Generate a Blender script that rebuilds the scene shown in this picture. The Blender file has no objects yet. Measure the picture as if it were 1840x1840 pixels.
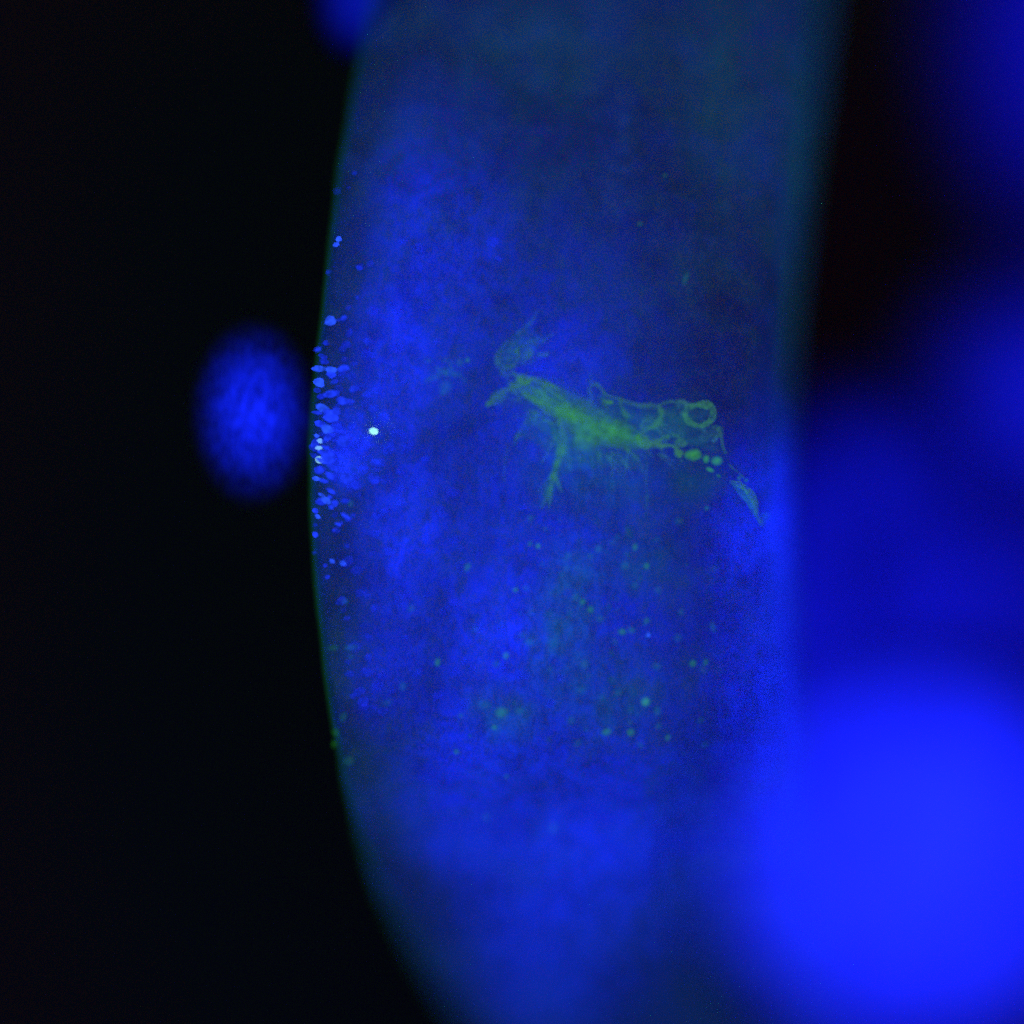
import bpy, bmesh, math, random
from mathutils import Vector, noise
random.seed(7)
S = bpy.context.scene
COL = S.collection

# ------------------------------------------------------------------ camera, world, lamps, exposure
D = 8.0                                     # distance from the objective to the plane in focus (1 unit = 1000 photo pixels)
cam_d = bpy.data.cameras.new('objective')
cam = bpy.data.objects.new('objective', cam_d); COL.objects.link(cam)
cam.location = (0, -D, 0); cam.rotation_euler = (math.radians(90), 0, 0)
cam_d.sensor_width = 360.0
cam_d.lens = 360.0 * D / 1.84
cam_d.clip_start = 0.1; cam_d.clip_end = 60
cam_d.dof.use_dof = True
cam_d.dof.focus_distance = D
cam_d.dof.aperture_fstop = (cam_d.lens / 1000.0) / (2 * 0.85)
S.camera = cam

W = bpy.data.worlds.new('World'); S.world = W; W.use_nodes = True
W.node_tree.nodes['Background'].inputs[0].default_value = (0.3, 0.25, 0.5, 1)
W.node_tree.nodes['Background'].inputs[1].default_value = 0.002

def lamp(x, y, z, col, watts):
    l = bpy.data.lights.new('grain_lamp', 'POINT'); l.energy = watts; l.color = col; l.shadow_soft_size = 0.05
    o = bpy.data.objects.new('grain_lamp', l); COL.objects.link(o); o.location = (x, y, z)
GRAIN_LAMPS = [((0.02, 0.04, 1.0), 150)] * 8 + [((0.05, 1.0, 0.15), 75)] * 2 + [((1.0, 0.05, 0.05), 95)]
random.shuffle(GRAIN_LAMPS)
for i, (c, w) in enumerate(GRAIN_LAMPS):           # lamps added round the objective for faint light and colour noise
    a = 2 * math.pi * i / len(GRAIN_LAMPS)
    lamp(1.9 * math.cos(a), -7.0, 1.9 * math.sin(a), c, w)

S.view_settings.view_transform = 'Standard'
S.view_settings.look = 'None'
S.view_settings.exposure = 0.0
S.view_settings.gamma = 1.0
S.render.engine = 'CYCLES'
S.cycles.use_denoising = False              # leave the photon noise in
S.cycles.use_adaptive_sampling = True; S.cycles.adaptive_threshold = 0.9; S.cycles.adaptive_min_samples = 9
S.cycles.use_light_tree = False
S.cycles.filter_width = 1.5
S.cycles.max_bounces = 3
S.cycles.diffuse_bounces = 0
S.cycles.volume_bounces = 0
S.cycles.transparent_max_bounces = 96
S.cycles.volume_max_steps = 64
S.cycles.sample_clamp_direct = 2.9
S.cycles.sample_clamp_indirect = 0.01

# ------------------------------------------------------------------ materials
BLUE = (0.004, 0.016, 1.0)
GREEN = (0.15, 1.0, 0.20)
_cache = {}

class NT:
    def __init__(s, name):
        s.m = bpy.data.materials.new(name); s.m.use_nodes = True
        s.t = s.m.node_tree; s.t.nodes.clear()
        s.out = s.t.nodes.new('ShaderNodeOutputMaterial')
    def n(s, kind, **kw):
        nd = s.t.nodes.new(kind)
        for k, v in kw.items():
            if k.startswith('i_'):
                key = k[2:]
                nd.inputs[int(key) if key.isdigit() else key].default_value = v
            else: setattr(nd, k, v)
        return nd
    def l(s, a, b): s.t.links.new(a, b)
    def math(s, op, a, b=None, clamp=False):
        nd = s.n('ShaderNodeMath', operation=op, use_clamp=clamp)
        for i, v in enumerate((a, b)):
            if v is None: continue
            if isinstance(v, (int, float)): nd.inputs[i].default_value = v
            else: s.l(v, nd.inputs[i])
        return nd.outputs[0]
    def rng(s, v, a, b, c, d, smooth=True):
        nd = s.n('ShaderNodeMapRange', interpolation_type='SMOOTHSTEP' if smooth else 'LINEAR')
        s.l(v, nd.inputs['Value'])
        for k, x in zip(('From Min', 'From Max', 'To Min', 'To Max'), (a, b, c, d)): nd.inputs[k].default_value = x
        return nd.outputs['Result']
    def noise(s, vec, scale, detail=3, rough=0.55, dist=0.0, stretch=None):
        if stretch:
            mp = s.n('ShaderNodeMapping'); mp.inputs['Scale'].default_value = stretch
            s.l(vec, mp.inputs['Vector']); vec = mp.outputs[0]
        nd = s.n('ShaderNodeTexNoise')
        nd.inputs['Scale'].default_value = scale; nd.inputs['Detail'].default_value = detail
        nd.inputs['Roughness'].default_value = rough; nd.inputs['Distortion'].default_value = dist
        s.l(vec, nd.inputs['Vector'])
        return nd.outputs[0]

def vol_soft(name, col, dens, power=1.0, grain=0.0, grain_scale=30, stretch=None, membrane=0.0, absorb=0.0):
    """Glowing tissue mass whose stain thins out towards its border (unit sphere, object space)."""
    key = ('soft', name)
    if key in _cache: return _cache[key]
    k = NT(name); co = k.n('ShaderNodeTexCoord').outputs['Object']
    ln = k.n('ShaderNodeVectorMath', operation='DOT_PRODUCT'); k.l(co, ln.inputs[0]); k.l(co, ln.inputs[1])
    f = k.math('MAXIMUM', k.math('SUBTRACT', 1.0, ln.outputs['Value']), 0.0)
    f = k.math('POWER', f, power)
    if grain:
        g = k.noise(co, grain_scale, 2, 0.6, 0.3, stretch)
        f = k.math('MULTIPLY', f, k.rng(g, 0.30, 0.70, 1 - grain, 1 + grain))
    e = k.n('ShaderNodeEmission', i_Color=(*col, 1)); k.l(k.math('MULTIPLY', f, dens), e.inputs['Strength'])
    sh = e.outputs[0]
    if absorb:
        ab = k.n('ShaderNodeVolumeAbsorption', i_Color=(0.5, 1.0, 0.0, 1)); k.l(k.math('MULTIPLY', f, absorb), ab.inputs['Density'])
        ad = k.n('ShaderNodeAddShader'); k.l(sh, ad.inputs[0]); k.l(ab.outputs[0], ad.inputs[1]); sh = ad.outputs[0]
    k.l(sh, k.out.inputs['Volume'])
    if membrane:
        df = k.n('ShaderNodeBsdfDiffuse', i_Color=(0.006, 0.006, 0.02, 1)); tr = k.n('ShaderNodeBsdfTransparent')
        mx = k.n('ShaderNodeMixShader', i_0=membrane); k.l(tr.outputs[0], mx.inputs[1]); k.l(df.outputs[0], mx.inputs[2])
        k.l(mx.outputs[0], k.out.inputs['Surface'])
    _cache[key] = k.m; return k.m

def vol_flat(col, dens, absorb=0.0, acol=(0.55, 1.0, 0.0), lump=0.0, deep=None):
    """Evenly stained, see-through matter."""
    key = ('flat', col, round(dens, 2), round(absorb, 1), lump, deep)
    if key in _cache: return _cache[key]
    k = NT('stained_matter')
    e = k.n('ShaderNodeEmission', i_Color=(*col, 1), i_Strength=dens); sh = e.outputs[0]
    if lump:
        g = k.noise(k.n('ShaderNodeNewGeometry').outputs['Position'], 70, 4, 0.66, 0.9, (.8, .3, 1.2))
        st = k.math('MULTIPLY', k.rng(g, .32, .68, 1 - lump, 1 + lump), dens)
        if deep is not None:                 # stain ends at the back of the body
            xyz = k.n('ShaderNodeSeparateXYZ'); k.l(k.n('ShaderNodeNewGeometry').outputs['Position'], xyz.inputs[0])
            st = k.math('MULTIPLY', st, k.math('LESS_THAN', xyz.outputs['Y'], deep))
        k.l(st, e.inputs['Strength'])
    if absorb:
        a = k.n('ShaderNodeVolumeAbsorption', i_Color=(*acol, 1), i_Density=absorb)
        ad = k.n('ShaderNodeAddShader'); k.l(sh, ad.inputs[0]); k.l(a.outputs[0], ad.inputs[1]); sh = ad.outputs[0]
    k.l(sh, k.out.inputs['Volume'])
    _cache[key] = k.m; return k.m

def tissue_material():
    k = NT('stained_tissue'); co = k.n('ShaderNodeTexCoord').outputs['Object']
    big = k.noise(co, 4.2, 3, 0.5, 0.6)
    mid = k.noise(co, 14, 4, 0.6, 0.8, (1.0, 1.0, 0.8))
    fine = k.noise(co, 60, 4, 0.65, 0.6)
    grain = k.noise(co, 210, 3, 0.7)
    b = k.math('ADD', k.math('MULTIPLY', k.rng(big, .3, .7, 0, 1), .40), k.math('MULTIPLY', k.rng(mid, .3, .7, 0, 1), .42))
    b = k.math('ADD', b, k.math('MULTIPLY', k.rng(fine, .3, .7, 0, 1), .18))
    b = k.math('MULTIPLY', b, k.rng(grain, .3, .7, .70, 1.30))
    gm = k.noise(co, 6.5, 4, 0.6, 0.7); gf = k.noise(co, 38, 4, 0.65, 0.4)
    g = k.math('ADD', k.math('MULTIPLY', k.rng(gm, .38, .72, 0, 1), .7), k.math('MULTIPLY', k.rng(gf, .35, .75, 0, 1), .45))
    eb = k.n('ShaderNodeEmission', i_Color=(*BLUE, 1)); k.l(k.math('MULTIPLY', k.math('POWER', b, 1.6), 0.17), eb.inputs['Strength'])
    eg = k.n('ShaderNodeEmission', i_Color=(0.10, 0.9, 1.0, 1)); k.l(k.math('MULTIPLY', g, 0.024), eg.inputs['Strength'])
    df = k.n('ShaderNodeBsdfDiffuse', i_Color=(0.15, 0.13, 0.12, 1))
    a1 = k.n('ShaderNodeAddShader'); k.l(eb.outputs[0], a1.inputs[0]); k.l(eg.outputs[0], a1.inputs[1])
    a2 = k.n('ShaderNodeAddShader'); k.l(a1.outputs[0], a2.inputs[0]); k.l(df.outputs[0], a2.inputs[1])
    tr = k.n('ShaderNodeBsdfTransparent')
    pat = k.noise(co, 23, 5, 0.66, 1.0, (1.0, 1.0, 0.75)); pf = k.noise(co, 85, 4, 0.68, 0.8, (1.25, 1, .7))   # patchy pigment lets more or less of the deep glow through
    pt = k.math('ADD', k.math('MULTIPLY', pat, .55), k.math('MULTIPLY', pf, .45))
    mx = k.n('ShaderNodeMixShader'); k.l(k.rng(pt, .35, .65, .34, .78), mx.inputs[0]); k.l(tr.outputs[0], mx.inputs[1]); k.l(a2.outputs[0], mx.inputs[2])
    k.l(mx.outputs[0], k.out.inputs['Surface'])
    v = k.n('ShaderNodeEmission', i_Color=(*BLUE, 1), i_Strength=TISSUE_GLOW)
    k.l(v.outputs[0], k.out.inputs['Volume'])
    return k.m
TISSUE_GLOW = 0.14

def glow_skin(name, col, strength, alpha, var=0.35, scale=90):
    """Small brightly stained body, a little see-through."""
    if name in _cache: return _cache[name]
    k = NT(name); co = k.n('ShaderNodeNewGeometry').outputs['Position']
    nz = k.noise(co, scale, 2)
    st = k.math('MULTIPLY', k.rng(nz, .3, .7, 1 - var, 1 + var), strength)
    rnd = k.n('ShaderNodeObjectInfo').outputs['Random']
    st = k.math('MULTIPLY', st, k.rng(rnd, 0, 1, .75, 1.25, False))
    e = k.n('ShaderNodeEmission', i_Color=(*col, 1)); k.l(st, e.inputs['Strength'])
    tr = k.n('ShaderNodeBsdfTransparent')
    mx = k.n('ShaderNodeMixShader', i_0=alpha); k.l(tr.outputs[0], mx.inputs[1]); k.l(e.outputs[0], mx.inputs[2])
    k.l(mx.outputs[0], k.out.inputs['Surface'])
    _cache[name] = k.m; return k.m

# ------------------------------------------------------------------ helpers
def at(px, py, Y=0.0):
    f = (D + Y) / D
    return Vector(((px - 920) / 1000 * f, Y, (920 - py) / 1000 * f))

def link(name, me, mat, parent=None, label=None, cat=None, group=None, kind=None):
    o = bpy.data.objects.new(name, me); COL.objects.link(o)
    if mat is not None:
        if len(me.materials) == 0: me.materials.append(mat)
        elif me.materials[0] != mat:
            o.material_slots[0].link = 'OBJECT'; o.material_slots[0].material = mat
    if parent: o.parent = parent
    for k, v in (('label', label), ('category', cat), ('group', group), ('kind', kind)):
        if v: o[k] = v
    return o

def from_bm(bm, name, smooth=True):
    bmesh.ops.recalc_face_normals(bm, faces=bm.faces[:])
    me = bpy.data.meshes.new(name); bm.to_mesh(me); bm.free()
    if smooth: me.polygons.foreach_set('use_smooth', [True] * len(me.polygons))
    return me

def empty(name, loc, label, cat, group=None):
    o = bpy.data.objects.new(name, None); COL.objects.link(o); o.location = loc
    o['label'] = label; o['category'] = cat
    if group: o['group'] = group
    o.empty_display_size = 0.02
    return o

def lumpy(sub, amp, seed, freq=1.3):
    bm = bmesh.new(); bmesh.ops.create_icosphere(bm, subdivisions=sub, radius=1.0)
    off = Vector((seed * 3.1, seed * 1.7, seed * 5.3))
    for v in bm.verts:
        v.co *= 1 + amp * noise.noise(v.co * freq + off)
    return from_bm(bm, 'lump')

def lerp_tab(tab, y):
    if y <= tab[0][0]:
        (a, b), (c, d) = tab[0], tab[1]
    elif y >= tab[-1][0]:
        (a, b), (c, d) = tab[-2], tab[-1]
    else:
        for (a, b), (c, d) in zip(tab, tab[1:]):
            if a <= y <= c: break
    return b + (d - b) * (y - a) / (c - a)

def catmull(pts, n):
    out = []
    P = [pts[0]] + list(pts) + [pts[-1]]
    for i in range(1, len(P) - 2):
        p0, p1, p2, p3 = P[i - 1], P[i], P[i + 1], P[i + 2]
        for j in range(n):
            t = j / n
            out.append(tuple(0.5 * (2 * b + (c - a) * t + (2 * a - 5 * b + 4 * c - d) * t * t + (3 * b - a - 3 * c + d) * t ** 3)
                             for a, b, c, d in zip(p0, p1, p2, p3)))
    out.append(tuple(pts[-1]))
    return out

# ------------------------------------------------------------------ backdrop
bm = bmesh.new(); bmesh.ops.create_grid(bm, x_segments=2, y_segments=2, size=9)
for v in bm.verts: v.co = Vector((v.co.x, 3.2 + 0.0 * v.co.y, v.co.y))
k = NT('dark_mount'); co = k.n('ShaderNodeTexCoord').outputs['Object']
dn = k.noise(co, 3.0, 3)
mix = k.n('ShaderNodeMix', data_type='RGBA'); k.l(dn, mix.inputs[0])
mix.inputs[6].default_value = (0.080, 0.034, 0.012, 1); mix.inputs[7].default_value = (0.11, 0.050, 0.018, 1)
df = k.n('ShaderNodeBsdfDiffuse'); k.l(mix.outputs[2], df.inputs[0]); k.l(df.outputs[0], k.out.inputs['Surface'])
link('backdrop', from_bm(bm, 'backdrop', False), k.m, kind='structure')

# ------------------------------------------------------------------ the tissue column
LEFT = [(-300, 720), (0, 667), (100, 649), (200, 630), (300, 612), (400, 599), (500, 588), (600, 576), (700, 566), (800, 559), (900, 560),
        (1000, 566), (1100, 574), (1200, 585), (1300, 600), (1400, 620), (1500, 646), (1600, 682), (1700, 738), (1780, 792), (1840, 840), (2150, 1110)]
RIGHT = [(-300, 1512), (0, 1480), (100, 1471), (200, 1463), (300, 1452), (400, 1442), (500, 1432), (600, 1426), (700, 1417), (800, 1412), (900, 1412),
         (1000, 1416), (1100, 1420), (1300, 1432), (1500, 1446), (1700, 1470), (1840, 1500), (2150, 1560)]
SEC = [(-1, .045), (-.985, .015), (-.95, .0), (-.8, -.012), (-.4, -.02), (0, -.02), (.4, -.015), (.7, .005), (.84, .03), (.91, .085), (.96, .18), (.99, .32),
       (1.0, .45), (.99, .52), (.955, .52), (.91, .42), (.85, .31), (.6, .24), (.3, .22), (0, .21), (-.4, .19), (-.75, .15), (-.92, .11), (-.985, .075)]
sec = catmull(SEC + [SEC[0]], 4)[:-1]
FRONT = sorted([p for p in sec if p[1] < .455 and sec.index(p) < len(sec) * 0.52])

def bow(y):
    d = 0.0
    if y < 560: d += 0.17 * ((560 - y) / 560) ** 1.5
    if y > 1260: d += 0.56 * ((y - 1260) / 590) ** 1.5
    return d
def edges(y): return lerp_tab(LEFT, y), lerp_tab(RIGHT, y)
def front(px, py):
    l, r = edges(py); u = (px - (l + r) / 2) / ((r - l) / 2)
    u = max(-.999, min(.999, u))
    y = FRONT[0][1]
    for (a, b), (c, d) in zip(FRONT, FRONT[1:]):
        if a <= u <= c:
            y = b + (d - b) * (u - a) / max(1e-9, c - a); break
    return y + bow(py)

def column(inset=0.0):
    """Rings of the column; inset (pixels) shrinks the section for the inner face of the sheath."""
    rows = []
    ys = [-300 + 2450 * i / 98 for i in range(99)]
    n = len(sec)
    for y in ys:
        l, r = edges(y); cx, h = (l + r) / 2, (r - l) / 2
        ring = []
        for i, (u, d) in enumerate(sec):
            (u0, d0), (u1, d1) = sec[i - 1], sec[(i + 1) % n]
            tx, ty = (u1 - u0) * h, (d1 - d0) * 1000
            ll = math.hypot(tx, ty) or 1
            q = 1.0 if u < .3 else (.55 if u > .6 else 1.0) - .35 * min(1, (u - .3) / .4) * min(1, max(0, (y - 350) / 500))
            ux, dd = u * h - ty / ll * inset * (q if inset < -2 else q ** .5), d * 1000 + tx / ll * inset * (q if inset < -2 else q ** .5)
            w = 2.2 * noise.noise(Vector((u * 2.2, d * 6, y * 0.011)))       # slight unevenness of the outline
            ring.append(at(cx + ux + w, y, dd / 1000 + bow(y)))
        rows.append(ring)
    return rows
def add_rows(bm, rows, flip=False):
    vs = [[bm.verts.new(p) for p in r] for r in rows]; n = len(vs[0])
    for a, b in zip(vs, vs[1:]):
        for i in range(n):
            f = (a[i], a[(i + 1) % n], b[(i + 1) % n], b[i])
            bm.faces.new(f[::-1] if flip else f)
    for r, top in ((vs[0], True), (vs[-1], False)):
        f = r if top != flip else r[::-1]
        bm.faces.new(f)
bm = bmesh.new(); add_rows(bm, column(0))
tissue = link('tissue_column', from_bm(bm, 'tissue_column'), tissue_material(),
              label='tall curved column of mottled blue tissue with a thin green rim, filling the middle', cat='tissue')

bm = bmesh.new(); add_rows(bm, column(-0.8)); bmesh.ops.recalc_face_normals(bm, faces=bm.faces[:])   # thin closed shell just outside the column
bmesh.ops.reverse_faces(bm, faces=bm.faces[:])
old = set(bm.faces); add_rows(bm, column(-7)); outer = [f for f in bm.faces if f not in old]
bmesh.ops.recalc_face_normals(bm, faces=outer)
me = bpy.data.meshes.new('sheath'); bm.to_mesh(me); bm.free(); me.polygons.foreach_set('use_smooth', [True] * len(me.polygons))
link('sheath', me, vol_flat((0.06, 1.0, 0.28), 0.50), tissue)

SPH = lumpy(4, 0.0, 0)
def mass(name, px, py, Y, rx, ry, rd, mat, parent=None, tilt=0.0, **kw):
    o = link(name, SPH, mat, parent, **kw)
    o.location = at(px, py, Y); o.scale = (rx / 1000, rd / 1000, ry / 1000); o.rotation_euler = (0, tilt, 0)
    return o
# cell masses deep in the column, plus glow added to light its right rim
for (px, py, rx, ry, tilt, lv) in [
        (950, 830, 385, 680, .04, .26), (1050, 1330, 390, 620, .1, .23), (780, 460, 190, 370, .2, .23), (700, 690, 120, 270, 0, .30), (624, 815, 62, 112, 0, .60),
        (728, 960, 130, 190, .1, .36), (880, 1130, 160, 150, 0, .26), (700, 1180, 108, 200, .1, .27), (800, 1400, 165, 230, -.2, .22), (1080, 1440, 170, 190, .3, .09),
        (1335, 950, 110, 230, 0, .34), (1335, 1230, 105, 230, 0, .24), (1372, 930, 75, 330, 0, .16), (1385, 1330, 70, 300, 0, .22), (860, 1320, 160, 170, 0, .14), (960, 1700, 200, 240, -.2, .12), (725, 330, 105, 250, .15, .13), (1396, 870, 42, 210, 0, .13), (1398, 1090, 42, 220, 0, .16), (1405, 1260, 45, 170, 0, .14), (1010, 640, 140, 110, .4, .12)]:
    d = round(lv / 0.034, 1)
    mass('cell_glow', px, py, front(px, py) + 0.10, rx, ry, 80, vol_soft('cell_glow_%s_%s' % (d, rx), BLUE, d, 1.7, 0.55, rx / 30.0, (1, .25, ry / rx * .8)), tissue, tilt)

for (px, py, rx, ry, tilt, lv) in [(1015, 1110, 95, 210, .2, .030), (905, 1285, 100, 80, .2, .022), (1060, 870, 170, 90, .2, .018), (1150, 1010, 110, 90, 0, .014), (1100, 1250, 150, 130, 0, .014), (1240, 860, 90, 60, .4, .016),
        (1330, 200, 160, 330, 0, .012), (980, 90, 250, 160, 0, .010)]:
    mass('green_mass', px, py, front(px, py) + 0.09, rx, ry, 70, vol_soft('green_mass_%d' % px, (.06, 1.0, .16), round(lv / .036, 2), 1.7, .9, rx / 26.0, (1, .25, ry / rx * .8), 0.0, 8.0 if lv > .013 else 0.0), tissue, tilt)

# ------------------------------------------------------------------ nuclei along the left rim
LUMPS = [lumpy(2, 0.45, s, 1.2) for s in (1, 2, 3, 4, 5)]
NUC = {'b': glow_skin('nucleus_bright', (0.02, 0.085, 1.0), 1.05, 0.85, 0.3, 120), 'm': glow_skin('nucleus_mid', (0.012, 0.045, 1.0), 1.0, 0.72, 0.35, 120),
       'd': glow_skin('nucleus_dim', (0.01, 0.035, 1.0), 0.95, 0.30, 0.4, 120), 'c': glow_skin('nucleus_cyan', (0.16, 0.42, 1.0), 1.1, 0.8, 0.2, 150)}
_i = 0
def nucleus(px, py, rx, ry, lv='m', tilt=None):
    global _i; _i += 1
    o = link('nucleus', LUMPS[_i % 5], NUC[lv], tissue)
    rd = 0.55 * min(rx, ry)
    o.location = at(px, py, front(px, py) - 0.015 - 0.35 * rd / 1000); o.scale = (rx * .95 / 1000, rd / 1000, ry * .95 / 1000)
    o.rotation_euler = (0, random.uniform(-.3, .4) if tilt is None else tilt, 0)
for a in [(609, 429, 6, 5, 'b', -.5), (604, 439, 6, 4.5, 'b', -.3), (645, 481, 7, 5, 'd'), (590, 488, 4, 4, 'd'), (642, 534, 3, 3.5, 'm'), (594, 576, 11, 9, 'b', -.5),
          (618, 571, 6, 5, 'm', -.6), (609, 575, 6, 3, 'd'), (571, 627, 7, 4, 'm', -.3), (580, 640, 9, 4.5, 'd', .3), (586, 616, 6, 5, 'd'),
          (573, 662, 13, 6, 'b', .05), (594, 665, 11, 7, 'b', .1), (617, 661, 11, 6, 'm', -.15), (595, 673, 9, 7, 'm'), (574, 687, 11, 8.5, 'b', .1),
          (596, 707, 15, 7, 'm', -.1), (615, 720, 13, 8, 'm', .2), (578, 711, 9, 5, 'd'), (579, 733, 13, 8, 'b', .3), (605, 739, 8, 8, 'm'), (595, 750, 14, 9, 'm', .2),
          (587, 771, 12, 9, 'b', .3), (573, 760, 8, 6, 'm'), (569, 783, 5, 4, 'b'), (575, 792, 5, 4.5, 'c'), (573, 804.5, 6.5, 4, 'c', .0), (586, 805, 5, 4, 'm'),
          (617, 792, 11, 10, 'm'), (588, 788, 7, 5, 'm'), (659, 709, 10, 6, 'd', -.3), (677, 701, 9, 7, 'd'), (711, 706, 7, 5.5, 'd'), (630, 765, 5.5, 4.5, 'd'),
          (566, 800, 8, 12, 'm'), (590, 822, 13, 11, 'm'), (606, 836, 14, 11, 'd'), (572, 845, 10, 8, 'm', .3), (620, 812, 10, 9, 'd'),
          (568, 860, 8, 4.5, 'b', .15), (594, 855, 11, 6, 'm', .5), (582, 864, 9, 4, 'm', .3), (620, 859, 12, 12, 'm'), (671, 733, 10, 8, 'd'), (617, 778, 9, 6, 'd'),
          (656, 798, 13, 9, 'd'), (697, 807, 12, 9, 'd'), (652, 844, 11, 10, 'd'), (673, 829, 9, 6, 'd'), (671, 859, 12, 9, 'd'), (642, 872, 9, 7, 'd'),
          (595, 882, 9, 4.5, 'm', .6), (577, 889, 7, 3.5, 'b', .4), (586, 898, 10, 6, 'b', .6), (593, 893, 5, 4, 'm', .3), (602, 904, 7, 6, 'm', .5), (595, 911, 5, 4.5, 'm', .6),
          (622, 900, 7, 4, 'd'), (567, 917, 6, 5, 'm', .8), (571, 928, 6, 4, 'b', .5), (608, 942, 6, 3.5, 'm'), (614, 939, 3, 3, 'd'), (566, 943, 4, 4, 'd'),
          (567, 960, 6, 5, 'm', .9), (600, 953, 3, 2.5, 'd'), (624, 981, 5, 4, 'd', .4), (597, 1008, 5.5, 4.5, 'b', .6), (615.6, 1012, 6.5, 5.5, 'b', .5), (588, 1036, 5, 4, 'd'),
          (565, 993, 3.5, 3, 'd'), (606, 343.5, 3, 3, 'm'), (626, 337, 2.5, 2.5, 'd'), (636, 311, 4, 3, 'd'), (1165, 1140, 4, 4.5, 'b'), (584, 1016, 4, 4, 'd'), (635, 925, 5, 4, 'd')]:
    nucleus(*a)
for _ in range(24):                          # crowded, flattened nuclei of the rim itself
    py = random.gauss(795, 48); px = lerp_tab(LEFT, py) + random.uniform(6, 62)
    nucleus(px, py, random.uniform(7, 14), random.uniform(3, 6), random.choice('mmdd'), random.uniform(-.1, .3) + (py - 760) / 320)
for _ in range(40):                          # faint, barely separable nuclei further in from the rim
    py = random.gauss(790, 75); px = lerp_tab(LEFT, py) + abs(random.gauss(70, 55))
    r = random.uniform(5, 10)
    nucleus(px, py, r * 1.25, r * .85, 'd')

NUC['f'] = glow_skin('nucleus_faint', (0.01, 0.03, 1.0), 0.85, 0.17, 0.5, 120)
for _ in range(120):                         # faint cell-like mottling over the left and middle of the column
    py = random.uniform(430, 1300); px = lerp_tab(LEFT, py) + 40 + 380 * random.random() ** 1.5
    r = random.uniform(5, 11)
    nucleus(px, py, r * 1.2, r * .85, 'f', random.uniform(-.9, .2))

# ------------------------------------------------------------------ buds and lobes
mass('tissue_bud', 455, 742, 0.09, 124, 184, 90, vol_soft('bud_stain', BLUE, 9.4, 2.3, 0.95, 21, (1.0, 0.04, 0.33), 0),
     label='dim oval blue bud of tissue touching the left rim of the column', cat='tissue bud')
mass('tissue_bud', 645, 0, 0.22, 98, 125, 90, vol_soft('upper_bud_stain', BLUE, 6.0, 1.9, 0.45, 14, (1.0, 0.2, 0.6), .45),
     label='small blue tissue bud at the upper border, on the column\'s upper left corner', cat='tissue bud')
mass('tissue_lobe', 1655, 1545, -0.48, 435, 395, 260, vol_soft('near_lobe_stain', (0.008, 0.017, 1.0), 6.2, 1.1, .25, 2.2, None, .15),
     label='large bright blue out-of-focus lobe of tissue in the lower right corner', cat='tissue lobe')
mass('tissue_lobe', 1600, 1140, 1.2, 520, 470, 240, vol_soft('far_lobe_stain', (0.006, 0.009, 1.0), 1.75, 0.6, .9, 2.6, None, .25),
     label='dim blurred blue lobe of tissue right of the column, above the brightest lobe', cat='tissue lobe')
mass('tissue_lobe', 1550, 860, 0.95, 240, 250, 130, vol_soft('front_lobe_stain', (0.006, 0.010, 1.0), 1.9, 1.9, .5, 2.0, None, .15),
     label='faint blue out-of-focus lobe of tissue just right of the column, level with the green cell', cat='tissue lobe')
mass('tissue_lobe', 1440, 1080, -0.42, 150, 330, 120, vol_soft('rim_haze_glow', (0.006, 0.010, 1.0), 1.3, 1.6, .4, 2.0, None, .05),  # glowing haze added to brighten and soften the column's right rim
     label='faint blue out-of-focus veil of tissue lying over the column\'s right rim, above the brightest lobe', cat='tissue lobe')
mass('tissue_lobe', 1890, 720, 1.6, 330, 330, 200, vol_soft('side_lobe_stain', (0.006, 0.010, 1.0), 4.0, 1.9, .4, 2.0, None, .2),
     label='faint round blue glow of tissue at the right border, half way up', cat='tissue lobe')
mass('tissue_lobe', 1950, 60, 1.9, 330, 560, 200, vol_soft('edge_lobe_stain', (0.006, 0.008, 1.0), 3.1, 1.7, .5, 2.5, None, .2),
     label='dark blue blurred lobe of tissue entering at the upper right corner', cat='tissue lobe')

# ------------------------------------------------------------------ green branching cell
def tube_mesh(pts, sides=8, wob=0.34):
    """pts: (px, py, radius in px)."""
    P = catmull(pts, 5); bm = bmesh.new(); rings = []
    n = len(P)
    for i, (x, y, r) in enumerate(P):
        a = P[max(0, i - 1)]; b = P[min(n - 1, i + 1)]
        tx, ty = b[0] - a[0], b[1] - a[1]; L = math.hypot(tx, ty) or 1
        nx, ny = -ty / L, tx / L
        r = max(0.25, r * (1 + wob * 1.6 * noise.noise(Vector((x * .07, y * .07, r)))))
        x += 2.0 * noise.noise(Vector((x * .06, y * .06, 9))); y += 2.0 * noise.noise(Vector((x * .06, y * .06, 21)))
        Y0 = front(x, y) - 0.018 - r * .5 / 1000
        rings.append([bm.verts.new(at(x + nx * r * math.cos(t), y + ny * r * math.cos(t), Y0 + r * .8 / 1000 * math.sin(t)))
                      for t in [2 * math.pi * s / sides for s in range(sides)]])
    for a, b in zip(rings, rings[1:]):
        for s in range(sides): bm.faces.new((a[s], a[(s + 1) % sides], b[(s + 1) % sides], b[s]))
    bm.faces.new(rings[0]); bm.faces.new(rings[-1][::-1])
    return from_bm(bm, 'strand')

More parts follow.
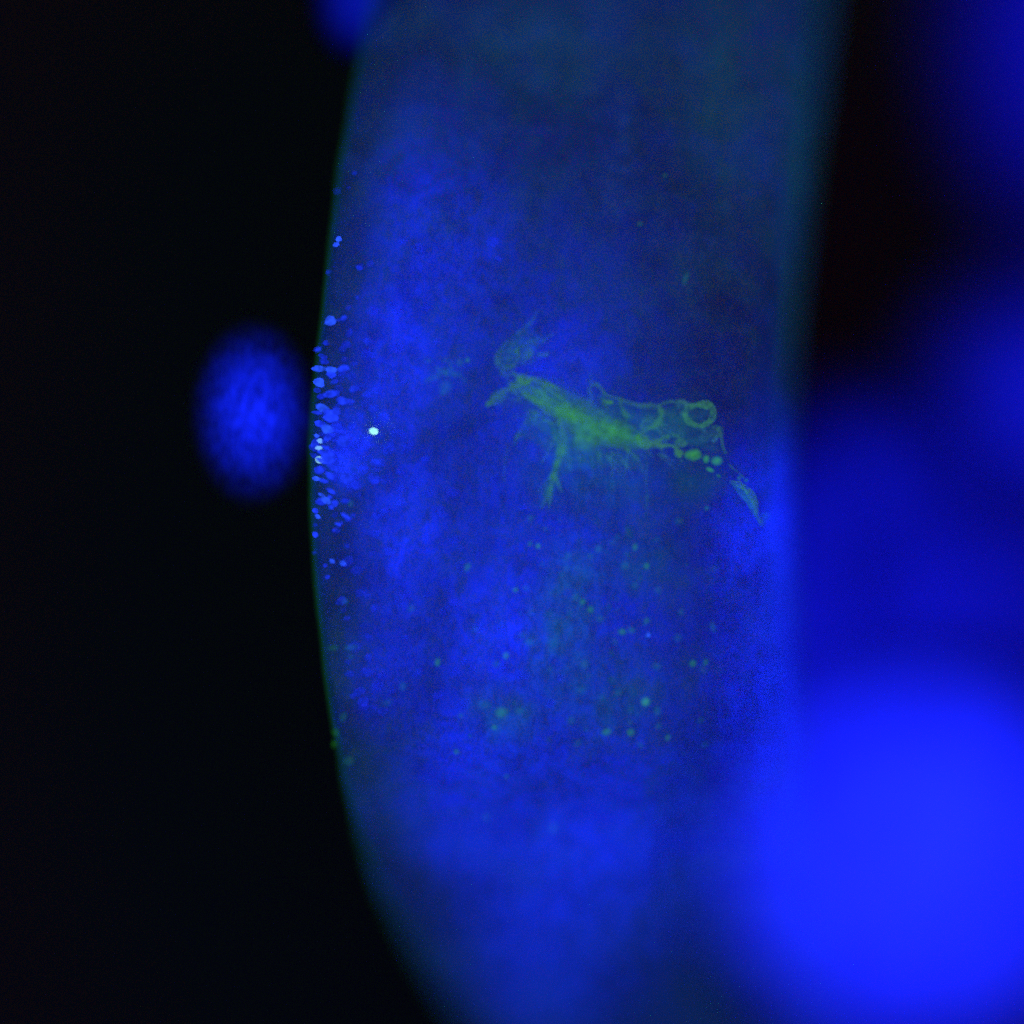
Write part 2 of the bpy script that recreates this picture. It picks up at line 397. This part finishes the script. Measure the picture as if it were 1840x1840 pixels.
def pad_mesh(outline, h, center=None, rings=7):
    """Thin lens of cell matter over an outline (px), h px thick at its middle."""
    pts = catmull(list(outline) + [outline[0]], 5)[:-1]
    cx, cy = center or (sum(p[0] for p in pts) / len(pts), sum(p[1] for p in pts) / len(pts))
    bm = bmesh.new(); n = len(pts)
    def p3(x, y, z): return at(x, y, front(x, y) - 0.018 - h * .5 / 1000 + z / 1000)
    side = []
    for sgn in (-1, 1):
        rr = []
        for j in range(1, rings):
            f = j / rings; z = sgn * h * 0.5 * (1 - f ** 3)
            rr.append([bm.verts.new(p3(cx + (x - cx) * f, cy + (y - cy) * f, z)) for x, y in pts])
        side.append((bm.verts.new(p3(cx, cy, sgn * h * .5)), rr))
    rim = [bm.verts.new(p3(x + 1.5 * noise.noise(Vector((x * .2, y * .2, 3))), y + 1.5 * noise.noise(Vector((x * .2, y * .2, 8))), 0)) for x, y in pts]
    for c, rr in side:
        for i in range(n): bm.faces.new((c, rr[0][i], rr[0][(i + 1) % n]))
        for a, b in zip(rr, rr[1:] + [rim]):
            for i in range(n): bm.faces.new((a[i], a[(i + 1) % n], b[(i + 1) % n], b[i]))
    return from_bm(bm, 'pad')

def film(E, bluish):
    """Thin see-through green matter with an uneven stain (both walls of a strand add up)."""
    a = round(min(.9, 1 - math.sqrt(max(.02, 1 - E * .66 / .185))), 2); key = ('film', a, bluish)
    if key in _cache: return _cache[key]
    k = NT('green_film'); g = k.noise(k.n('ShaderNodeNewGeometry').outputs['Position'], 85, 5, 0.7, 1.2)
    e = k.n('ShaderNodeEmission', i_Color=(.036, .185, .115 if not bluish else .26, 1), i_Strength=1.0)
    tr = k.n('ShaderNodeBsdfTransparent'); mx = k.n('ShaderNodeMixShader')
    k.l(k.rng(g, .36, .64, a * .12, min(1, a * 1.9)), mx.inputs[0]); k.l(tr.outputs[0], mx.inputs[1]); k.l(e.outputs[0], mx.inputs[2])
    k.l(mx.outputs[0], k.out.inputs['Surface'])
    _cache[key] = k.m; return k.m

def gmat(E, thick_px, absorb_tau=0.0, col=GREEN, deep=None):
    t = thick_px / 1000.0
    return vol_flat(col, round(E / t, 1), round(absorb_tau / t, 0), lump=.5, deep=deep)

net = empty('branching_cell', at(1050, 784, front(1050, 784)), 'large green branching cell with ragged arms stretched across the middle of the column', 'cell')
def keep(o, parent):
    o.parent = parent; o.matrix_parent_inverse = parent.matrix_world.inverted() if False else __import__('mathutils').Matrix.Translation(-parent.location)
    return o
def strand(name, pts, E, parent, tau=0.5, label=None, col=GREEN):
    rm = max(p[2] for p in pts)
    o = link(name, tube_mesh(pts), film(E, col is not GREEN)); keep(o, parent)
    if label: o['label'] = label
    return o
def pad(name, outline, h, E, parent, tau=0.6, center=None, label=None, col=GREEN):
    me = pad_mesh(outline, h, center); deep = round(max(v.co.y for v in me.vertices) + .0005, 4)
    o = link(name, me, gmat(E, h, tau, col, deep) if h > 12 else film(E, col is not GREEN)); keep(o, parent)
    if label: o['label'] = label
    return o
def oval(cx, cy, rx, ry, tilt=0, n=12, j=.12):
    out = []
    for i in range(n):
        t = 2 * math.pi * i / n; q = 1 + random.uniform(-j, j)
        x, y = rx * q * math.cos(t), ry * q * math.sin(t)
        out.append((cx + x * math.cos(tilt) - y * math.sin(tilt), cy + x * math.sin(tilt) + y * math.cos(tilt)))
    return out

TEAL = (0.08, 0.9, 0.55)
# body
pad('cell_body', [(916, 668), (945, 676), (985, 686), (1020, 698), (1046, 710), (1072, 724), (1098, 738), (1122, 754), (1150, 772), (1172, 795), (1160, 812), (1130, 814),
                  (1100, 808), (1078, 814), (1050, 815), (1030, 805), (1022, 785), (1000, 762), (975, 740), (945, 720), (922, 702), (900, 712), (882, 728), (878, 718), (900, 698), (918, 688)], 26, 0.078, net, .6, (1030, 752))
pad('cell_body', [(1040, 740), (1080, 745), (1120, 762), (1158, 785), (1175, 800), (1150, 812), (1100, 806), (1050, 808), (1030, 790)], 22, 0.05, net, .3, (1095, 782))
pad('cell_body', oval(1050, 784, 22, 26, .3), 22, 0.055, net, .2)
pad('cell_body', oval(1020, 745, 26, 18, .5), 18, 0.040, net, .2)
pad('cell_body', oval(972, 711, 14, 13, .4), 16, 0.045, net, .2)
pad('leg_web', [(985, 752), (1022, 770), (1024, 800), (1012, 830), (1003, 858), (1014, 892), (996, 880), (987, 918), (978, 905), (962, 918), (976, 880), (990, 845), (998, 815), (995, 780)], 15, 0.060, net, .25, (1001, 835), col=TEAL)
pad('leg_web', [(950, 728), (975, 742), (1000, 765), (1000, 790), (975, 775), (955, 765), (940, 790), (926, 800), (930, 772), (944, 750)], 13, 0.022, net, .1, (962, 758), col=TEAL)
pad('veil', [(966, 556), (958, 585), (985, 600), (975, 622), (955, 645), (925, 660), (898, 668), (888, 645), (905, 618), (930, 596)], 14, 0.030, net, .15, (925, 630), col=TEAL)
pad('veil', [(1060, 700), (1110, 718), (1170, 732), (1230, 722), (1290, 730), (1292, 775), (1300, 812), (1250, 806), (1190, 795), (1140, 800), (1090, 780)], 16, 0.045, net, .25, (1170, 765), col=TEAL)
pad('veil', [(940, 715), (990, 750), (1050, 800), (1130, 812), (1170, 815), (1165, 850), (1120, 838), (1040, 850), (1000, 850), (960, 800), (930, 780)], 14, 0.038, net, .2, (1050, 812), col=TEAL)
# arms
for pts, E in [([(921, 668, 3), (940, 680, 6), (963, 683, 6), (985, 691, 4), (1005, 700, 2)], .12),
               ([(873, 729, 2), (880, 725, 5), (891, 712, 6.5), (912, 699, 6.5), (933, 689, 6), (952, 688, 3)], .10), ([(884, 728, 2), (898, 722, 3), (908, 708, 3)], .06),
               ([(936, 706, 3), (969, 722, 6), (997, 735, 6), (1020, 745, 5), (1038, 758, 3)], .08),
               ([(1003, 752, 6), (1010, 770, 6), (1012, 788, 6), (1005, 817, 5), (997, 843, 4.5), (990, 870, 4), (984, 892, 2.5), (973, 914, 1)], .085),
               ([(994, 852, 3), (1003, 868, 2), (1011, 884, 1)], .08), ([(990, 872, 2.5), (989, 892, 1.8), (985, 916, .8)], .08), ([(995, 848, 2), (978, 870, 2), (966, 885, 1)], .05),
               ([(966, 557, .8), (956, 577, 2.2), (933, 596, 2.4), (912, 613, 2.6), (896, 632, 3), (892, 650, 3.2), (900, 664, 4), (911, 673, 6), (923, 670, 4)], .05),
               ([(900, 665, 2), (916, 662, 3), (926, 654, 3), (934, 641, 2), (929, 630, 1.5)], .04),
               ([(951, 736, 2), (948, 750, 2), (940, 766, 1.5), (930, 783, 3), (924, 800, 1)], .055), ([(955, 738, 2), (978, 754, 2.5), (998, 762, 2)], .05),
               ([(912, 800, 1), (908, 830, 1.4), (905, 868, .8)], .035),
               ([(1066, 688, 3), (1079, 696, 3.5), (1087, 707, 2.5), (1112, 717, 3), (1141, 727, 4), (1174, 730, 4.5), (1184, 727, 3), (1203, 721, 2.5), (1232, 723, 2.5)], .085),
               ([(1056, 700, 2), (1066, 689, 3)], .06), ([(1057, 700, 4), (1062, 715, 5), (1058, 730, 4)], .05), ([(1080, 712, 4), (1086, 722, 5), (1094, 735, 3)], .05),
               ([(1084, 721, 1.5), (1092, 723, 2.5), (1098, 724, 4), (1101, 724, 2)], .26), ([(1113, 720, 2), (1117, 730, 3), (1123, 743, 3.5), (1131, 751, 3)], .09),
               ([(1182, 728, 3), (1190, 744, 4), (1183, 757, 4), (1174, 765, 4), (1161, 770, 3.5), (1149, 780, 4), (1143, 790, 3)], .11),
               ([(1145, 780, 4), (1147, 790, 5), (1158, 801, 5), (1184, 800, 5), (1211, 802, 4.5), (1217, 812, 6), (1226, 818, 6)], .15),
               ([(1166, 797, 4), (1186, 791, 4), (1195, 785, 4.5), (1204, 786, 3)], .12), ([(1208, 783, 2), (1216, 783, 3), (1221, 786, 2)], .07),
               ([(1290, 768, 3), (1296, 785, 2.5), (1299, 802, 2.5), (1304, 815, 3)], .06),
               ([(1162, 830, 1.4), (1161, 864, 1.7), (1163, 899, 1.8), (1159, 926, 1.2)], .04), ([(1145, 815, 2), (1152, 840, 2), (1160, 868, 1)], .04),
               ([(1110, 818, 2), (1100, 850, 2), (1103, 885, 1)], .03), ([(1226, 826, 3), (1226, 832, 2)], .06)]:
    strand('arm', pts, E * 1.2, net)
pad('cell_body', oval(1157, 791, 10, 8), 12, .11, net, .5)
pad('cell_body', oval(1223, 796, 11, 8, .2), 12, .13, net, .5)
pad('cell_body', oval(1246, 817, 17, 12, -.1), 15, .19, net, .9)
pad('cell_body', oval(948, 637, 11, 8, -.3), 10, .055, net, .3)
pad('cell_body', oval(929, 629, 5, 4), 7, .06, net, .2)
# fine fibres and granules round the body
BORDER = [(925, 690), (960, 715), (990, 745), (1015, 790), (1040, 815), (1080, 815), (1120, 815), (1160, 812), (1175, 760), (1130, 730), (1090, 712), (1050, 700), (1010, 690), (960, 672)]
for _ in range(56):
    bx, by = random.choice(BORDER[1:9] if random.random() < .88 else BORDER); bx += random.uniform(-30, 30); by += random.uniform(-8, 8)
    dx, dy = bx - 1040, by - 752; L = math.hypot(dx, dy) or 1
    ln = random.uniform(12, 38) * random.uniform(.7, 1.7); q = random.uniform(-1.1, 1.1)
    ux, uy = dx / L * .5 + q * .5, dy / L + .15; m = math.hypot(ux, uy); ux, uy = ux / m, uy / m
    strand('fibre', [(bx, by, 2.2), (bx + ux * ln * .5 + random.uniform(-3, 3), by + uy * ln * .5, 1.6), (bx + ux * ln, by + uy * ln + random.uniform(-3, 3), .8)], random.uniform(.03, .085), net, .25, col=TEAL)
AXIS = catmull([(918, 672), (952, 690), (990, 712), (1030, 742), (1075, 768), (1120, 785), (1170, 802)], 8)
for _ in range(38):                          # strands felted together along the cell's length
    i0 = random.randrange(0, len(AXIS) - 14); i1 = min(len(AXIS) - 1, i0 + random.randrange(10, 26)); off = random.uniform(-28, 26); dr = random.uniform(-12, 12)
    pts = []
    for i in range(i0, i1 + 1, 4):
        f = i / len(AXIS); wd = math.sin(math.pi * min(1, f * .8 + .14)) ** .7
        pts.append((AXIS[i][0] - off * .45 + random.uniform(-3, 3), AXIS[i][1] + (off + dr * (i - i0) / 20) * wd + random.uniform(-3, 3), random.uniform(1.4, 4)))
    if len(pts) > 2: strand('strand', pts, random.uniform(.015, .050), net, .12, col=random.choice((GREEN, TEAL)))
for _ in range(9):                          # the knot of loops at the upper left
    gx, gy = random.uniform(895, 985), random.uniform(600, 665); r = random.uniform(3, 6.5); a = random.uniform(-1, .2)
    pad('granule', oval(gx, gy, r * 1.8, r * .8, a, 8, .3), 8, random.uniform(.025, .06), net, .2, col=TEAL)
for a in [[(893, 640, 2.5), (900, 655, 3.5), (915, 660, 3), (927, 650, 2.5), (930, 636, 2.5), (915, 630, 2), (900, 632, 2), (893, 642, 2)], [(925, 632, 2), (940, 622, 2.5), (955, 628, 3), (950, 642, 3), (938, 650, 2)],
          [(950, 612, 1.5), (968, 618, 2), (985, 605, 1.5), (996, 600, 1)], [(935, 655, 2), (955, 650, 2), (975, 636, 1.5)]]:
    strand('arm', a, .06, net, .2)
for _ in range(30):
    gx, gy = random.uniform(1075, 1290), random.uniform(725, 800); r = random.uniform(3, 8)
    pad('granule', oval(gx, gy, r * 1.4, r, random.uniform(-1, 1), 8, .3), 8, random.uniform(.02, .06), net, .2, col=TEAL)
# ring at the right end of the cell
strand('ring', [(1254, 765, 3.5), (1240, 760, 4.5), (1232, 746, 5), (1235, 732, 5.5), (1252, 727, 6), (1268, 728, 6.5), (1278, 731, 6.5), (1281, 745, 6.5), (1274, 758, 5.5), (1264, 764, 4), (1254, 765, 3)], .15, net, .7)
pad('veil', oval(1287, 775, 14, 12), 10, .05, net, .3)

# leaf-shaped fragment right of the cell
leaf = empty('cell_fragment', at(1340, 890, front(1340, 890)), 'pale green leaf-shaped cell fragment trailing towards the right rim of the column', 'cell fragment')
pad('blade', [(1311, 866), (1333, 870), (1348, 886), (1358, 905), (1363, 930), (1368, 942), (1352, 925), (1340, 905), (1325, 888)], 13, .075, leaf, .3, (1342, 895), col=TEAL)
strand('ridge', [(1311, 866, 3), (1325, 869, 5), (1338, 876, 6), (1349, 888, 6), (1356, 903, 5), (1361, 925, 3), (1368, 943, 1.5)], .11, leaf, .4)
strand('thread', [(1308, 832, 1.5), (1325, 848, 2), (1337, 860, 2.5)], .05, leaf)

# ------------------------------------------------------------------ green droplets, each its own thing
DM = [lumpy(3, 0.36, s, 1.3) for s in (11, 12, 13)]
DM_T = [lumpy(3, 0.6, s, 1.5) for s in (21, 22)]
def droplet(px, py, rx, ry, E, label, tilt=0, rough=False, parent=None, group='green droplets strewn over the column', col=GREEN, tau=.7):
    global _i; _i += 1
    me = (DM_T if rough else DM)[_i % (2 if rough else 3)]
    rd = .7 * min(rx, ry)
    o = link('green_speck' if parent else 'green_droplet', me, vol_soft('droplet_%.2f_%d_%d' % (E, rd, bool(parent)), (.10, 1.0, .12) if col is GREEN else col, E * 0.95 / (1.33 * rd / 1000), 1.1, .3, 1.6, None, 0.0, (120.0 if parent else 330.0) / rd), parent)
    o.location = at(px, py, front(px, py) - (rd * 1.05 + (18 if parent else 10)) / 1000); o.scale = (rx * 1.15 / 1000, rd / 1000, ry * 1.15 / 1000); o.rotation_euler = (0, tilt, 0)
    if not parent:
        o['label'] = label; o['category'] = 'droplet'; o['group'] = group
    return o
for a in [
    (1288, 828, 11.5, 9.5, .22, 'largest round green droplet, just beyond the lower right end of the branching cell'),
    (1269, 825, 7, 8.5, .20, 'green droplet squeezed between the branching cell and the largest droplet'),
    (1276, 844, 9, 5, .19, 'slanted oval green droplet under the two droplets at the cell\'s right end', .45),
    (1291, 855, 6, 4, .07, 'faint small droplet trailing below the slanted oval droplet', .5),
    (1328, 859, 5, 5, .09, 'tiny green droplet on the upper edge of the leaf-shaped fragment, left of its twin'),
    (1341, 863, 5, 4.5, .09, 'tiny green droplet on the upper edge of the leaf-shaped fragment, right of its twin'),
    (1375, 928, 6, 6, .10, 'round green droplet beside the lower tip of the leaf-shaped fragment'),
    (1370, 941, 6, 5, .06, 'dim green droplet at the very tip of the leaf-shaped fragment'),
    (1160, 1261, 9.5, 9.5, .21, 'brightest round green droplet standing alone in the lower right of the column'),
    (1133, 1316, 9, 9, .10, 'crescent-like green droplet in the lower half, right one of a level pair', .3, True),
    (1090, 1315, 11, 8, .10, 'oval green droplet in the lower half, left one of a level pair', -.2, True),
    (901, 1280, 14, 12, .11, 'biggest angular green droplet in the lower middle of the column', 0, True),
    (888, 1307, 6.5, 6, .09, 'small green droplet just below the biggest angular droplet'),
    (909, 1178, 6.5, 8, .14, 'triangular green droplet in the blue patch left of the column\'s middle', 0, True),
    (786, 1190, 6, 9, .12, 'upright green droplet nearest the left side of the blue patch', .1),
    (926, 1060, 6, 5.5, .12, 'round green droplet above the blue patch, with a fainter speck on its right'),
    (840, 1019, 6, 10, .09, 'slanting elongated green droplet alone on the left half of the column', .45),
    (967, 981, 5, 5.5, .16, 'small bright green droplet directly below the forked arm of the cell'),
    (952, 977, 5, 5, .08, 'dimmer droplet left of the small bright one below the forked arm'),
    (1141, 983, 6, 8, .10, 'upright green droplet below the thin vertical thread of the cell'),
    (1162, 1017, 6.5, 7, .10, 'round green droplet lower right of the upright droplet below the thread'),
    (1118, 1135, 9, 7, .10, 'oval green droplet left of the lone blue speck', .1),
    (1162, 1115, 7, 7, .07, 'faint green droplet right above the lone blue speck'),
    (1047, 1081, 7, 6, .10, 'green droplet in the greenish middle of the column, upper of two close together'),
    (1061, 1095, 7, 7, .09, 'green droplet in the greenish middle of the column, lower of two close together'),
    (1245, 1192, 8, 8, .10, 'green droplet near the right rim, left and brighter of a level pair'),
    (1268, 1190, 7, 8, .06, 'green droplet near the right rim, right and fainter of a level pair'),
    (820, 1351, 7, 6.5, .07, 'lone dim green droplet in the lower left of the column'),
    (600, 1337, 5, 7, .09, 'small bright green droplet on the lower left rim of the column'),
    (604, 1316, 10, 9, .05, 'faint wide green droplet on the lower left rim, above the bright one', 0, True),
    (840, 647, 5, 5, .11, 'small green droplet left of the cell\'s upper arm, on its own')]:
    droplet(*a)
for (px, py, rx, ry, E) in [(945, 1057, 5, 5, .05), (892, 1193, 6, 6, .05), (939, 1141, 7, 5, .04), (950, 1153, 7, 6, .06), (953, 931, 6, 5, .05), (1018, 1020, 6, 6, .05),
        (1021, 998, 5, 6, .05), (1075, 986, 6, 6, .07), (854, 1130, 6, 5, .04), (1060, 999, 6, 5, .04), (1270, 913, 4, 4, .08), (1123, 1016, 7, 7, .05), (1135, 1133, 6, 5, .06),
        (1141, 1052, 5, 6, .04), (1281, 1127, 5, 10, .05), (1182, 1060, 6, 6, .04), (1218, 1146, 7, 7, .04), (871, 1266, 11, 8, .05), (828, 1286, 4, 4, .06), (933, 1277, 8, 6, .04),
        (1026, 1294, 7, 8, .04), (910, 1395, 5, 5, .04), (1181, 1277, 6, 8, .05), (1180, 1197, 7, 6, .05), (1050, 1194, 7, 8, .06), (1200, 1325, 6, 5, .05), (1183, 1305, 6, 5, .04),
        (617, 1288, 6, 9, .04), (631, 1163, 12, 5, .05), (599, 1164, 9, 5, .04), (724, 1233, 6, 8, .05), (620, 1081, 6, 5, .04), (739, 1093, 6, 6, .05), (696, 1262, 9, 6, .03),
        (627, 1367, 9, 9, .04), (873, 1468, 5, 6, .05), (994, 1488, 5, 8, .06), (799, 668, 7, 5, .05), (815, 672, 6, 5, .06), (801, 695, 10, 11, .05), (826, 651, 5, 7, .05),
        (789, 664, 5, 4, .05), (775, 680, 6, 5, .04), (810, 662, 5, 4, .05), (796, 706, 6, 5, .04), (1010, 1032, 5, 5, .04), (980, 950, 4, 4, .05), (1035, 1072, 6, 6, .05),
        (1078, 1112, 6, 6, .05), (1150, 402, 5, 5, .04), (1195, 315, 5, 5, .03), (1232, 500, 5, 12, .04), (630, 905, 5, 6, .05), (630, 1180, 5, 4, .03)]:
    droplet(px, py, rx * 1.35, ry * 1.3, E, None, random.uniform(-.4, .4), random.random() < .75, tissue, col=TEAL, tau=.3)

for _ in range(62):                          # scarcely visible green flecks between the droplets
    px, py = random.gauss(1070, 120), random.uniform(930, 1340); r = random.uniform(3, 8)
    droplet(px, py, r * random.uniform(1, 1.7), r, random.uniform(.012, .04), None, random.uniform(-1.5, 1.5), True, tissue, col=random.choice((TEAL, GREEN)), tau=.3)
for _ in range(14):
    px, py = random.gauss(800, 20), random.gauss(678, 16); r = random.uniform(3, 7)
    droplet(px, py, r * 1.3, r, random.uniform(.02, .05), None, random.uniform(-1.5, 1.5), True, tissue, col=TEAL, tau=.3)

# ------------------------------------------------------------------ bright particles
def particle(px, py, rx, ry, mat, label, tilt):
    o = link('bright_particle', lumpy(3, .12, px, 1.0), mat, label=label, cat='particle')
    o.location = at(px, py, front(px, py) - ry * .9 / 1000); o.scale = (rx / 1000, ry * .8 / 1000, ry / 1000); o.rotation_euler = (0, tilt, 0)
particle(671.5, 775, 8, 5.8, glow_skin('particle_white', (0.36, 0.95, 0.85), 1.3, 1.0, .12, 150), 'glaring white-cyan oval particle lying apart inside the left rim', .15)
particle(574, 826, 8, 6.5, glow_skin('particle_cyan', (0.22, 0.56, 0.90), 1.0, .95, .2, 200), 'pale cyan round particle right on the left rim among the nuclei', .3)
